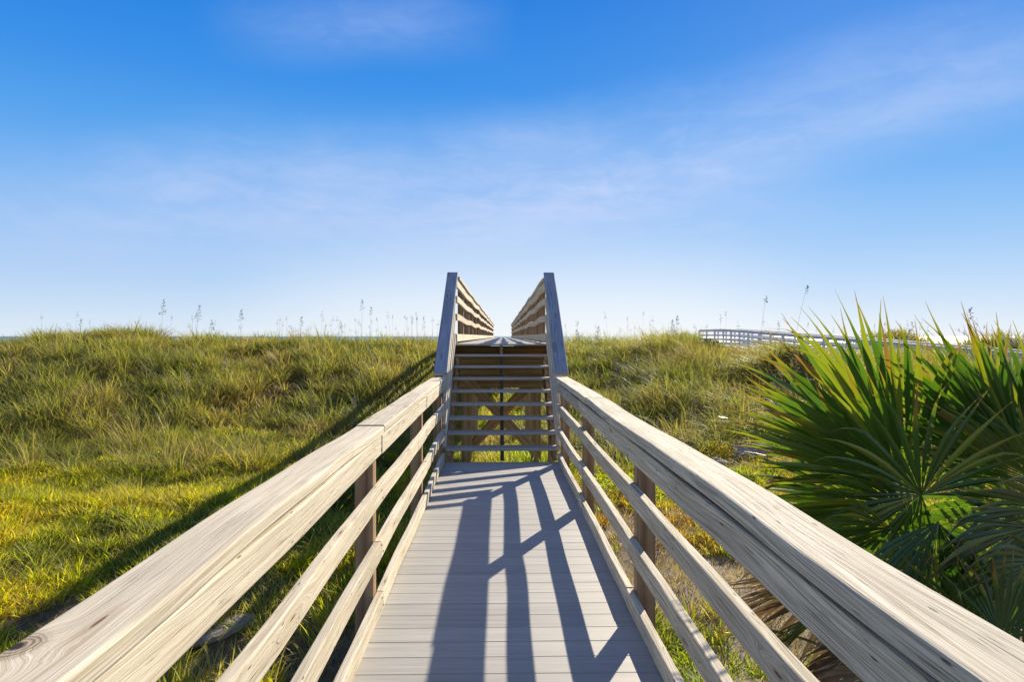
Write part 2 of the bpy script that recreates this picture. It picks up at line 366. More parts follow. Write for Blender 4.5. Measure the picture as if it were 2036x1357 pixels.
# ------------------------------------------------------------------ lower boardwalk
CX = .047; HW = .613; XL, XR = CX-HW, CX+HW
LOW_END = 7.52
deck = empty('boardwalk', (CX, 4.5, -.62), 'grey composite plank boardwalk leading up to the foot of the stairs', 'boardwalk')
y = LOW_END; pitch = .1475; k = 0
while y > 1.45:
    board('deck_board', (XL-.033, y-pitch/2, -.0125+random.uniform(-.0006, .0006)), (XR+.036, y-pitch/2+random.uniform(-.001, .001), -.0125), (0, 1, 0), pitch-.0028, .025, M['deck'], deck, bev=.0018, seg=.7)
    y -= pitch; k += 1
for x in (XL-.012, CX, XR+.012):
    board('joist', (x, 1.4, -.025-.071), (x, LOW_END-.03, -.025-.071), (1, 0, 0), .038, .140, M['brown'], deck)
board('rim_joist', (XL-.03, LOW_END-.012, -.098), (XR+.03, LOW_END-.012, -.098), (0, 1, 0), .022, .140, M['brown'], deck)

NAIL = bpy.data.meshes.new('nail_head')
NAIL.from_pydata([(0, 0, .0022)]+[(math.cos(q*PI/4)*.0045, math.sin(q*PI/4)*.0045, .0008) for q in range(8)]+[(math.cos(q*PI/4)*.0048, math.sin(q*PI/4)*.0048, -.004) for q in range(8)], [],
                 [(0, 1+q, 1+(q+1) % 8) for q in range(8)]+[(1+q, 9+q, 9+(q+1) % 8, 1+(q+1) % 8) for q in range(8)])
NAIL.materials.append(M['nail'])
LOWP = [1.15, 3.45, 5.62, 7.56]
def low_railing(s, label):
    cx = .047
    mat = M['cream'] if s < 0 else M['grey']
    xin = (-.582 if s < 0 else .660)                # inner faces of the rails
    r = empty('wooden_railing', (xin+s*.08, 4.2, -.62), label, 'railing')
    A = Vector((s, 0, 0))
    for yp in LOWP:
        x = xin+s*(.038+.047+.001); zb = float(H(x, yp))-.15
        board('post', (x, yp, zb), (x, yp, .889), (1, 0, 0), .092, .090, M['brown'], r, bev=.005, seg=.5)
    # rails: (bottom, top, joints)
    for z0, z1, joints in ((.004, .092, (3.49, 5.62)), (.275, .365, (3.42, 5.60)), (.550, .640, (5.58,) if s > 0 else (5.0,))):
        ends = [.25]+list(joints)+[7.60]
        for a, b in zip(ends[:-1], ends[1:]):
            wp = rwarp(.003, .005)
            board('rail', (xin+s*.019, a+.0025, (z0+z1)/2), (xin+s*.019, b-.0025, (z0+z1)/2+random.uniform(-.003, .003)), (1, 0, 0), .038, z1-z0, mat, r, warp=wp, seg=.2, bev=.005)
    ends = [.25, 3.44, 5.60, 7.60]
    for a, b in zip(ends[:-1], ends[1:]):
        zf, hf = (.843, .096) if s < 0 else (.814, .100)
        board('face_board', (xin+s*.019, a+.002, zf), (xin+s*.019, b-.002, zf), (1, 0, 0), .038, hf, mat, r, warp=rwarp(.002, .002), seg=.2, bev=.006)
    if s > 0: board('gap_shade_strip', (xin+.027, .3, .845), (xin+.027, 7.59, .845), (1, 0, 0), .020, .094, M['dark'], r)  # added dark strip: puts the shade in the gap under the cap into colour
    ends = [.15, 3.50, 5.57, 7.585] if s < 0 else [.15, 4.9, 7.585]
    xc = (xin-.006+s*.0-.066) if s < 0 else .701
    for i, (a, b) in enumerate(zip(ends[:-1], ends[1:])):
        zc, tc_ = (.915, .040) if s < 0 else (.921, .048)
        g_ = (.016 if i == 0 else .008) if s < 0 else .003
        board('cap_rail', (xc, a+.003, zc+.003*(i % 2)), (xc+(.006 if s < 0 and i == 1 else 0), b-g_, zc), (1, 0, 0), .145, tc_, M['cream_knot'] if (s < 0 and i == 0) else mat, r, warp=rwarp(.004, .003), seg=.15, bev=.007)
    for yp in LOWP[1:]:
        for zc_ in (.048, .32, .595, .80):
            for dy, dz in ((-.018, .022), (.016, -.024)):
                n = bpy.data.objects.new('nail_head', NAIL); C.objects.link(n); n.parent = r
                n.location = Vector((xin-s*.0006, yp+dy+random.uniform(-.004, .004), zc_+dz+random.uniform(-.004, .004)))-r.location; n.rotation_euler = (0, -s*PI/2, 0)
    return r
low_railing(-1, 'cream weathered timber railing of the lower boardwalk, beside the bright lawn')
low_railing(1, 'greyish weathered timber railing between the lower boardwalk and the fan palms')

# ------------------------------------------------------------------ stairs
UP_Z = 1.285; UP_Y = 9.40; RISE = UP_Z/9; RUN = (UP_Y-LOW_END-.02)/8
st = empty('staircase', (CX, 8.4, -.02), 'open timber staircase with pale grey treads rising between sloping handrails', 'stairs')
for k in range(1, 9):
    yf = LOW_END+.04+RUN*(k-1); z = RISE*k
    for j in range(2):
        pass
    board('tread', (XL-.012, yf+.125, z-.014), (XR+.012, yf+.125, z-.014), (0, 1, 0), .25, .028, M['deck'], st, bev=.004, seg=.4)
def stringer(x, wd):
    # saw-tooth board seen edge on
    pts = []
    for k in range(1, 9):
        yf = LOW_END+.055+RUN*(k-1); z = RISE*k-.03
        pts += [(yf, z-RISE if k > 1 else .002), (yf, z), ]
    pts.append((UP_Y+.02, RISE*8-.03)); pts.append((UP_Y+.02, UP_Z-.04-.24-.16)); pts.append((LOW_END+.36, .004))
    Vv = [(x-wd/2, a, b) for a, b in pts]+[(x+wd/2, a, b) for a, b in pts]; n = len(pts)
    Ff = [tuple(range(n)), tuple(range(2*n-1, n-1, -1))]+[(i, i+n, (i+1) % n+n, (i+1) % n) for i in range(n)]
    U = []
    for f in Ff:
        for vi in f: U.append((Vv[vi][1]+x*7, Vv[vi][2]+Vv[vi][0]))
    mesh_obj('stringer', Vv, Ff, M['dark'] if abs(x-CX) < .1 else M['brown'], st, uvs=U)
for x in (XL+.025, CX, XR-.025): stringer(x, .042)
# sloping rails
S0 = Vector((0, 7.62, .0)); S1 = Vector((0, 9.56, UP_Z)); sl = (S1-S0)
for s in (-1, 1):
    xin = -.582 if s < 0 else .660
    def at(y, h): return Vector((0, y, (y-LOW_END-.10)*(UP_Z/(UP_Y-LOW_END))+h))
    xm = xin+s*.019
    for h in (.115, .37, .60):
        a, b = at(7.63, h), at(9.50, h); a.x = b.x = xm
        board('sloping_rail', a, b, (1, 0, 0), .038, .080, M['cream'] if s < 0 else M['grey'], st, warp=rwarp(.002, .003), seg=.25)
    a, b = at(7.62, .80), at(9.50, .80); a.x = b.x = xm
    board('sloping_face_board', a, b, (1, 0, 0), .038, .118, M['cream'] if s < 0 else M['grey'], st, seg=.25)
    a, b = Vector((xin+s*.054, 7.575, .968)), Vector((xin+s*.054, 9.57, UP_Z+.985))
    board('sloping_cap', a, b, (1, 0, 0), .146, .040, M['slate'], st, warp=rwarp(.002, .003), seg=.2, bev=.006)
    x = xin+s*.086
    board('post', (x, 9.52, float(H(x, 9.5))-.15), (x, 9.52, UP_Z+.875), (1, 0, 0), .092, .090, M['brown'], st, seg=.5)

# ------------------------------------------------------------------ raised boardwalk on the dune
TH = .0072; UP_END = 49.0
def up(l, s, z): return Vector((CX+l+(s-UP_Y)*TH, s, z))
ub = empty('raised_boardwalk', (CX, 28, float(H(CX, 28))), 'long raised boardwalk running from the top step over the dune crest to the sea', 'boardwalk')
y = UP_Y; k = 0
while k < 96:
    board('deck_board', up(-HW-.1, y+pitch/2, UP_Z-.0125), up(HW+.1, y+pitch/2, UP_Z-.0125), (0, 1, 0), pitch-.005, .025, M['deck'], ub, bev=.003, seg=2)
    y += pitch; k += 1
Vs, Fs, Us = [], [], []
while y < UP_END:
    a, f, u = board_geo([up(-HW-.1, y+pitch/2, UP_Z-.0125), up(HW+.1, y+pitch/2, UP_Z-.0125)], Vector((0, 1, 0)), Vector((0, 0, 1)), pitch-.005, .025)
    o0 = len(Vs); Vs += a; Fs += [tuple(i+o0 for i in q) for q in f]; Us += u; y += pitch
fd = mesh_obj('far_deck_boards', Vs, Fs, M['deck'], ub, uvs=Us); fd['kind'] = 'stuff'
for l in (-HW-.06, 0, HW+.06):
    board('joist', up(l, UP_Y+.045, UP_Z-.025-.095), up(l, UP_END, UP_Z-.025-.095), (1, 0, 0), .04, .185, M['brown'], ub, seg=4)
# bents: twin posts, beams, cross braces
for i, yb in enumerate([9.68, 12.2, 15.0, 18.0]):
    zt = UP_Z-.215
    for l in (-.49, .49):
        p = up(l, yb, 0); zb = float(H(p.x, p.y))-.2
        board('support_post', (p.x, yb, zb), (p.x, yb, zt-.002), (1, 0, 0), .140, .140, M['honey'], ub, seg=.6, bev=.006)
    for dy in (-.092, .092):
        board('beam', up(-.78, yb+dy, zt-.115-.14*(dy > 0)*0), up(.78, yb+dy, zt-.115), (0, 1, 0), .04, .23, M['honey'], ub, seg=.5)
    if i < 1:
        zb = float(H(CX, yb)) + .12
        for j, (la, lb) in enumerate(((-.50, .50), (.50, -.50))):
            dy = -.092 if j == 0 else .092
            board('cross_brace', up(la, yb+dy, zt-.27), up(lb, yb+dy, max(zb, -.26)), (0, 1, 0), .036, .14, M['honey'], ub, seg=.4)
board('ledger', (XL-.06, UP_Y+.21, UP_Z-.535), (XR+.06, UP_Y+.21, UP_Z-.535), (0, 1, 0), .04, .17, M['honey'], ub, seg=.5)
board('blocking', (XL-.05, UP_Y+.60, UP_Z-.125), (XR+.05, UP_Y+.60, UP_Z-.125), (0, 1, 0), .036, .17, M['honey'], ub, seg=.5)

def up_railing(s, label):
    r = empty('wooden_railing', (CX+s*.7, 28, UP_Z), label, 'railing')
    yp = 11.75; n = 0
    while yp < UP_END:
        p = up(s*(HW+.038+.051), yp, 0)
        board('post', (p.x, yp, max(UP_Z-.45, float(H(p.x, yp))-.1)), (p.x, yp, UP_Z+.888), (1, 0, 0), .100, .100, M['brown'], r, seg=2); yp += 1.85; n += 1
    ph = random.uniform(0, 6)
    for nm, lo, hi in (('rail', .03, .135), ('rail', .315, .405), ('rail', .565, .655), ('face_board', .775, .889)):
        ends = [9.50, 14.05, 18.35, 26.9, 35.5, UP_END]
        for i, (a, b) in enumerate(zip(ends[:-1], ends[1:])):
            amp = .0 if lo < .1 else .014
            wf = lambda q, t, a=a, amp=amp: (.002*math.sin(q*2.9+ph), amp*math.sin((q+a)*2*PI/4.1+ph)+amp*.6*math.sin((q+a)*.9+ph*2))
            p0, p1 = up(s*(HW+.019), a+.002, UP_Z+(lo+hi)/2), up(s*(HW+.019), b-.002, UP_Z+(lo+hi)/2)
            board(nm, p0, p1, (1, 0, 0), .038, hi-lo, M['cream'], r, warp=wf, seg=.3 if b < 20 else .8)
    ends = [9.62, 14.05, 18.35, 26.9, 35.5, UP_END]
    for a, b in zip(ends[:-1], ends[1:]):
        wf = lambda q, t, a=a: (.003*math.sin(q*2.3), .012*math.sin((q+a)*2*PI/4.1+ph)+.007*math.sin((q+a)*.9+ph*2))
        board('cap_rail', up(s*(HW+.042), a+.002, UP_Z+.915), up(s*(HW+.042), b-.002, UP_Z+.915), (1, 0, 0), .142, .038, M['cream'], r, warp=wf, seg=.3 if b < 20 else .8)
up_railing(-1, 'raised boardwalk railing above the stairs, on the side of the long grassy dune')
up_railing(1, 'railing of the raised boardwalk above the stairs, on the side of the distant white boardwalk')

# ------------------------------------------------------------------ distant boardwalk
db = empty('distant_boardwalk', P(1600, 720, 33), 'sun-bleached white boardwalk with four-rail sides crossing the dune beyond the grass', 'boardwalk')
# top-rail polyline: (px, py, depth); the walk descends toward the viewer
TL = [P(1392, 656, 47.5), P(1440, 654.5, 43), P(1490, 657.5, 39), P(1560, 663, 35), P(1640, 669, 31.5), P(1740, 677, 28), P(1830, 685, 25.5), P(1940, 694, 23), P(2060, 704, 21)]
perp = Vector((1.0, .25, 0)).normalized()*1.35
def lerp_path(pts, step):
    out = []
    for a, b in zip(pts[:-1], pts[1:]):
        n = max(1, round((b-a).length/step))
        for k in range(n): out.append(a.lerp(b, k/n))
    out.append(pts[-1]); return out
for sidei, off in enumerate((Vector((0, 0, 0)), perp)):
    for a, b in zip(TL[:-1], TL[1:]):
        a2, b2 = a+off, b+off
        for h, ht in ((-.02, .04), (-.10, .13), (-.40, .12), (-.66, .12), (-.92, .13)):
            nm = 'cap_rail' if h == -.02 else 'rail'
            ov = (b2-a2).normalized()*.012
            board(nm, a2+Vector((0, 0, h))+ov, b2+Vector((0, 0, h))-ov, (b-a).cross(Vector((0, 0, 1))), .15 if nm == 'cap_rail' else .04, ht, M['white'], db, seg=3)
    for p in lerp_path(TL, 1.5):
        q = p+off+perp.normalized()*(.07 if sidei else -.07)
        board('post', (q.x, q.y, min(float(H(q.x, q.y))-.2, p.z-1.3)), (q.x, q.y, p.z-.045), (1, 0, 0), .10, .10, M['white'], db, seg=3)
for a, b in zip(TL[:-1], TL[1:]):
    c0, c1 = a+perp/2+Vector((0, 0, -1.06)), b+perp/2+Vector((0, 0, -1.06))
    board('deck_panel', c0, c1, (b-a).cross(Vector((0, 0, 1))), 1.34, .04, M['deck'], db, seg=3)
    for off in (Vector((0, 0, 0)), perp):
        board('skirt_board', a+off+Vector((0, 0, -1.20)), b+off+Vector((0, 0, -1.20)), (b-a).cross(Vector((0, 0, 1))), .05, .24, M['white'], db, seg=3)

# ------------------------------------------------------------------ blades of grass, as one mesh per sward
def blade_mesh(name, base, L, wd, az, lean, curl, col0, col1, mat, wind=(-.10, -.03), segs=3, tilt=None, label=None, kind='stuff', tipw=0.0):
    N = len(base); ss = np.linspace(0, 1, segs+1); hx, hy = np.cos(az), np.sin(az)
    tw = az+PI/2+(RNG.uniform(-.9, .9, N) if tilt is None else tilt); wx, wy = np.cos(tw), np.sin(tw)
    rows = []; cols = []
    for k, s in enumerate(ss):
        hor = L*(lean*s+curl*s*s); up_ = L*np.sqrt(np.clip(1-lean**2*.5, .2, 1))*(s-curl*.55*s*s*s)
        cx = base[:, 0]+hx*hor+wind[0]*L*s*s; cy = base[:, 1]+hy*hor+wind[1]*L*s*s; cz = base[:, 2]+up_
        wdt = wd*.5*((1-.25*s) if k < segs else tipw+.04)*(1 if k else .8)
        rows.append(np.stack([cx-wx*wdt, cy-wy*wdt, cz], -1)); rows.append(np.stack([cx+wx*wdt, cy+wy*wdt, cz], -1))
        c = col0*(1-s)+col1*s; cols += [c, c]
    V = np.stack(rows, 1).reshape(-1, 3); nv = 2*(segs+1)
    cc = np.stack(cols, 1).reshape(-1, 3); cc = np.concatenate([np.clip(cc, 0, 1), np.ones((len(cc), 1))], 1)
    b0 = (np.arange(N)*nv)[:, None, None]; q = np.array([[2*k, 2*k+1, 2*k+3, 2*k+2] for k in range(segs)])[None]
    F = (b0+q).reshape(-1, 4)
    me = bpy.data.meshes.new(name); me.vertices.add(len(V)); me.vertices.foreach_set('co', V.astype(np.float32).ravel())
    me.loops.add(F.size); me.loops.foreach_set('vertex_index', F.astype(np.int32).ravel())
    me.polygons.add(len(F)); me.polygons.foreach_set('loop_start', np.arange(0, F.size, 4, dtype=np.int32))
    me.polygons.foreach_set('use_smooth', np.ones(len(F), dtype=bool))
    ca = me.color_attributes.new("tint", 'FLOAT_COLOR', 'POINT'); ca.data.foreach_set('color', cc.astype(np.float32).ravel())
    me.update(calc_edges=True); me.materials.append(mat)
    o = bpy.data.objects.new(name, me); C.objects.link(o)
    if kind: o['kind'] = kind
    if label: o['label'] = label
    return o
def A3(*c): return np.array(c, float)
def pal(u, stops):
    """u in 0..1 -> colour between stops"""
    st_ = np.array(stops, float); p = np.clip(u, 0, .9999)*(len(st_)-1); i = p.astype(int); f = (p-i)[:, None]
    return st_[i]*(1-f)+st_[i+1]*f

def scatter(x0, x1, y0, y1, n, prob):
    x = RNG.uniform(x0, x1, n); y = RNG.uniform(y0, y1, n); k = RNG.random(n) < prob(x, y); return x[k], y[k]
def in_view(x, y, m=1.5):
    return (y > 1.2) & (x > -.86*y-m) & (x < .92*y+m)

def tall_grass(name, x0, x1, y0, y1, n, prob, blades, Lr, wr, spread, palette, label=None, tipc=A3(.36, .30, .14), lean=(.1, .5), hmul=None, wind=(-.05, -.02)):
    x, y = scatter(x0, x1, y0, y1, n, prob); k = in_view(x, y); x, y = x[k], y[k]; T = len(x)
    hs = np.clip(RNG.normal(1, .25, T), .45, 1.7)*(.30+1.4*vn3(x/1.1, y/1.1, 21))
    if hmul is not None: hs = hs*hmul(x, y)
    dry = -.32+1.5*vn3(x/1.4, y/1.4, 12)+RNG.normal(0, .15, T)
    ti = np.repeat(np.arange(T), blades); N = len(ti)
    az = RNG.uniform(0, 2*PI, N); rr = spread*np.sqrt(RNG.random(N))
    bx = x[ti]+np.cos(az)*rr; by = y[ti]+np.sin(az)*rr
    base = np.stack([bx, by, H(bx, by)-.02], -1)
    L = RNG.uniform(Lr[0], Lr[1], N)*hs[ti]
    far = np.clip((by-8)/14, 0, 1); wd = RNG.uniform(wr[0], wr[1], N)*(1+far*.7)
    c0 = pal(np.clip(dry[ti]+RNG.normal(0, .15, N), 0, 1), palette)*RNG.uniform(.55, 1.45, N)[:, None]
    dryb = (RNG.random(N) < .14+.35*(dry[ti] > .58))[:, None]
    c0 = np.where(dryb, tipc*RNG.uniform(.6, 1.15, N)[:, None], c0); c1 = c0*.72+tipc*.28*RNG.uniform(.6, 1.3, N)[:, None]
    c0 = c0*.8+A3(.20, .14, .07)*.2
    return blade_mesh(name, base, L, wd, az, RNG.uniform(lean[0], lean[1], N)*(.35+.9*rr/spread), RNG.uniform(.05, .95, N), c0, c1, M['grass'], wind, 4, label=label)

DUNE = [(.085, .125, .02), (.15, .20, .03), (.235, .27, .045), (.31, .31, .075), (.34, .27, .10), (.19, .115, .05)]
def near_walk(x, y): return (np.abs(x-CX-(y-9)*TH) < .85) & (y > .5) & (y < 50)
def p_dune(x, y):
    d = sm(9.6, 12.0, y+3.4*(vn3(x/1.4, y/1.4, 31)-.5))
    g = sm(.36, .56, vn3(x/.8, y/.8, 33))
    return np.where(near_walk(x, y), 0, d*(.16+.84*g))
tall_grass('dune_grass', -24, 0.2, 8.0, 24.5, 10500, p_dune, 42, (.20, .54), (.005, .011), .11, DUNE, 'tall olive and straw dune grass covering the long bank')
def p_duneR(x, y):
    d = sm(9.9, 11.8, y+2.6*(vn3(x/1.5, y/1.5, 31)-.5)); g = sm(.34, .54, vn3(x/.8, y/.8, 35))
    return np.where(near_walk(x, y), 0, d*(.3+.7*g))
tall_grass('dune_grass', -.2, 24, 8.6, 25, 10500, p_duneR, 42, (.24, .60), (.005, .011), .11, [(.08, .13, .025), (.15, .21, .035), (.23, .27, .055), (.30, .31, .095), (.35, .29, .13), (.19, .12, .055)], 'tall glinting dune grass on the bank behind the fan palms', lean=(.1, .6), wind=(-.16, -.05))
# beyond the crest, low cover
def p_back(x, y): return np.where(near_walk(x, y), 0, .8)
tall_grass('beach_grass', -42, 42, 24.5, 42, 9000, p_back, 14, (.3, .55), (.012, .022), .3, DUNE, 'sparse beach grass on the seaward slope')

# low brown and green understorey between the tufts
def p_floor(x, y): return np.where(near_walk(x, y), 0, sm(8.6, 10.4, y+2.4*(vn3(x/1.4, y/1.4, 31)-.5))*.9)
tall_grass('understorey', -24, 24, 8.0, 25, 22000, p_floor, 12, (.08, .24), (.006, .012), .14, [(.11, .13, .025), (.18, .18, .04), (.22, .16, .06), (.16, .095, .045), (.27, .17, .09)], 'short brown and green growth between the dune grass tufts', lean=(.2, .9))
LAWN = [(.06, .085, .012), (.14, .18, .015), (.37, .40, .015), (.62, .58, .02), (.54, .46, .03), (.36, .22, .04)]
def lawn(name, x0, x1, y0, y1, n, prob, label, hr=(.06, .17), wr=(.005, .011), palette=LAWN, blades=16, spread=.05):
    x, y = scatter(x0, x1, y0, y1, n, prob); k = in_view(x, y); x, y = x[k], y[k]; T = len(x)
    hs = (.3+1.5*vn3(x/.33, y/.33, 41)); u = -.30+1.45*vn3(x/.9, y/.9, 43)+RNG.normal(0, .10, T)
    ti = np.repeat(np.arange(T), blades); N = len(ti); az = RNG.uniform(0, 2*PI, N); rr = spread*np.sqrt(RNG.random(N))
    bx = x[ti]+np.cos(az)*rr; by = y[ti]+np.sin(az)*rr; base = np.stack([bx, by, H(bx, by)-.008], -1)
    c0 = pal(np.clip(u[ti]+RNG.normal(0, .12, N), 0, 1), palette)*RNG.uniform(.6, 1.35, N)[:, None]
    dead = (RNG.random(N) < .12)[:, None]; c0 = np.where(dead, A3(.34, .26, .12)*RNG.uniform(.5, 1.2, N)[:, None], c0)
    wd = RNG.uniform(wr[0], wr[1], N)*(1+np.clip((by-6)/6, 0, 1)*.5)
    return blade_mesh(name, base, RNG.uniform(hr[0], hr[1], N)*hs[ti], wd, az, RNG.uniform(.2, 1.0, N), RNG.uniform(0, .5, N), c0, np.clip(c0*1.08, 0, 1), M['grass'], (-.05, 0), 3, label=label)
def p_lawn(x, y):
    cov = vn3(x/.9, y/.9, 51)*.5+vn3(x/.28, y/.28, 52)*.5
    lo = .40-.20*sm(5.0, 8, y)+.08*sm(-2.6, -1.2, x)*(y < 7)+.14*(1-sm(4.6, 6.0, y))
    return sm(lo, lo+.12, cov)*(1-.6*sm(11.5, 13.5, y))
lawn('lawn_grass', -13, -.45, 2.4, 13.0, 42000, p_lawn, 'short bright yellow-green grass with bare sandy gaps')
def p_lawnR(x, y):
    cov = vn3(x/.9, y/.9, 61)*.6+vn3(x/.3, y/.3, 62)*.4
    lo = np.where(y < 6.2, .50, .42)
    return sm(lo, lo+.1, cov)
lawn('lawn_grass', .3, 8, 2.0, 12.5, 24000, p_lawnR, 'scattered yellow-green weeds on the sandy ground beside the palms', hr=(.05, .15), palette=[(.20, .28, .03), (.27, .36, .03), (.36, .42, .04), (.42, .38, .06), (.48, .30, .05), (.33, .17, .05)])
def p_under(x, y): return sm(.3, .5, vn3(x/.8, y/.8, 71))
lawn('lawn_grass', -.9, 1.1, 8.0, 17.0, 2600, p_under, 'bright weeds seen through the open stairs', hr=(.12, .34), wr=(.006, .012), spread=.09, palette=[(.20, .30, .03), (.30, .40, .04), (.42, .45, .05), (.40, .36, .10), (.34, .26, .12), (.28, .18, .08)])
tall_grass('lawn_grass', -12.5, -.8, 3.6, 12.5, 2600, lambda x, y: sm(.42, .6, vn3(x/.7, y/.7, 93))*.9, 26, (.12, .30), (.005, .009), .09, [(.10, .15, .015), (.24, .31, .02), (.40, .44, .03), (.46, .42, .06), (.28, .18, .06)], 'knee-high tufts scattered through the lawn', tipc=A3(.42, .38, .12))
# dead thatch and litter on the ground
def p_litter(x, y): return sm(.35, .6, vn3(x/1.0, y/1.0, 81))*.9
lawn('dry_grass', -13, 9, 2.0, 14.0, 26000, p_litter, 'dry straw-coloured thatch lying on the sand', hr=(.05, .16), wr=(.003, .006), palette=[(.10, .07, .04), (.20, .14, .07), (.30, .23, .12), (.40, .32, .19), (.16, .10, .05)], blades=9, spread=.10)
# taller loose wisps standing in the lawn
tall_grass('lawn_grass', -12, -.9, 4.5, 12, 900, lambda x, y: sm(.45, .6, vn3(x/1.0, y/1.0, 91)), 12, (.16, .38), (.003, .005), .08, [(.20, .26, .05), (.30, .32, .08), (.40, .33, .15), (.34, .24, .12)], 'taller wisps of grass standing in the lawn')

# weeds with small leaves behind the grey railing
def weed_bush(name, label, c, r, h, n, palette, leaf=(.03, .06)):
    base = []; 
    x = c[0]+RNG.normal(0, r*.5, n); y = c[1]+RNG.normal(0, r*.5, n); z = H(x, y)+RNG.random(n)**1.3*h*(1-.5*np.hypot(x-c[0], y-c[1])/r).clip(.2)
    base = np.stack([x, y, z], -1); c0 = pal(RNG.random(n), palette)
    o = blade_mesh(name, base, RNG.uniform(*leaf, n), RNG.uniform(.012, .022, n), RNG.uniform(0, 2*PI, n), RNG.uniform(.3, 1.2, n), RNG.uniform(0, .5, n), c0, c0*1.05, M['grass'], (0, 0), 2, kind=None, tipw=.1)
    return tag(o, label, 'plant')
YG = [(.22, .32, .02), (.34, .42, .02), (.46, .50, .03), (.52, .44, .05)]
weed_bush('weed', 'low bright yellow-green leafy weed beside the tan rock behind the grey railing', (1.75, 8.6), .55, .30, 2600, YG)
weed_bush('weed', 'small patch of orange and yellow weed between the broken rocks and the grass bank', (3.7, 11.2), .6, .25, 1500, [(.45, .22, .04), (.50, .34, .05), (.40, .42, .05), (.28, .34, .04)])
weed_bush('weed', 'pale yellow-green weed at the foot of the stairs beside the grey railing post', (1.25, 8.9), .3, .35, 900, YG)

# ------------------------------------------------------------------ rocks, driftwood
def rock(name, label, c, size, mat, seed, flat=.7, rot=0):
    import bmesh
    bm = bmesh.new(); bmesh.ops.create_icosphere(bm, subdivisions=4, radius=1.0)
    rn = random.Random(seed); dirs = [Vector((rn.uniform(-1, 1), rn.uniform(-1, 1), rn.uniform(-1, 1))).normalized() for _ in range(16)]
    cut = [rn.uniform(.55, .95) for _ in dirs]
    for v in bm.verts:
        p = v.co.normalized(); s = 1.0
        for d, q in zip(dirs, cut):
            k = p.dot(d)
            if k > 1e-3: s = min(s, q/k)
        nz = float(vn3(p.x*4+seed, p.y*4+p.z*5, 3))-.5
        v.co = p*s*(1+.20*nz)
    R = Matrix.Rotation(rot, 3, 'Z')
    vs = [R @ Vector((v.co.x*size[0], v.co.y*size[1], v.co.z*size[2]))+Vector(c) for v in bm.verts]
    fs = [tuple(v.index for v in f.verts) for f in bm.faces]; bm.free()
    o = mesh_obj(name, vs, fs, mat, origin=c); return tag(o, label, 'rock')
def ground_at(px, py, z0=-.6):
    d = P(px, py, 1.0)-Vector((0, 0, EYE)); Y = 2.0
    while Y < 30:
        p = Vector((0, 0, EYE))+d*Y
        if float(H(p.x, p.y)) >= p.z: return p
        Y += .03
    return p
g = ground_at(1200, 905); rock('rock', 'tan angular rock standing behind the post of the grey railing', (g.x, g.y, g.z+.06), (.13, .12, .26), M['rock_tan'], 3)
g = ground_at(1500, 915); rock('rock', 'broken grey rock with ragged top at the tip of the fan palm leaves', (g.x, g.y, g.z+.10), (.42, .28, .26), M['rock_grey'], 8)
g = ground_at(1425, 925); rock('rock', 'low flat rock lying in orange weeds just above the grey handrail', (g.x, g.y, g.z+.02), (.30, .22, .10), M['rock_grey'], 12)
g = ground_at(1385, 893); rock('rock', 'small round rock at the foot of the grass bank', (g.x, g.y, g.z+.06), (.16, .14, .13), M['rock_grey'], 17)
g = ground_at(655, 970); rock('rock', 'small pale rock in the shade under the cream railing', (-1.05, 6.3, float(H(-1.05, 6.3))+.03), (.10, .09, .07), M['rock_tan'], 21)
# driftwood board
a = ground_at(330, 1312); b = ground_at(508, 1246); d = (b-a).normalized(); sidev = d.cross(Vector((0, 0, 1))).normalized()
Vd, Fd, Ud = [], [], []; n = 16; L = (b-a).length
for k in range(n+1):
    t = k/n; wv = .105*(1 if t < .7 else math.sqrt(max(0, 1-((t-.7)/.3)**2))*.93+.05)*(1+.05*math.sin(k*1.7))
    p = a+d*(L*t)+Vector((0, 0, .055+.012*math.sin(k*.6)))
    for (q, zz) in ((-1, .0), (-.9, .028), (-.3, .036), (.3, .032), (.9, .026), (1, .0), (.9, -.02), (-.9, -.02)):
        Vd.append(p+sidev*wv*q+Vector((0, 0, zz+random.uniform(-.003, .003))))
for k in range(n):
    for i in range(8):
        j = (i+1) % 8; Fd.append((k*8+i, k*8+j, (k+1)*8+j, (k+1)*8+i)); Ud += [(k*.06, i*.05), (k*.06, i*.05+.05), (k*.06+.06, i*.05+.05), (k*.06+.06, i*.05)]
Fd += [tuple(range(7, -1, -1)), tuple(n*8+i for i in range(8))]; Ud += [(0, i*.02) for i in range(16)]
tag(mesh_obj('driftwood_board', Vd, Fd, M['rock_grey'], uvs=Ud), 'grey round-ended driftwood board lying in the shade beneath the cream railing', 'driftwood')

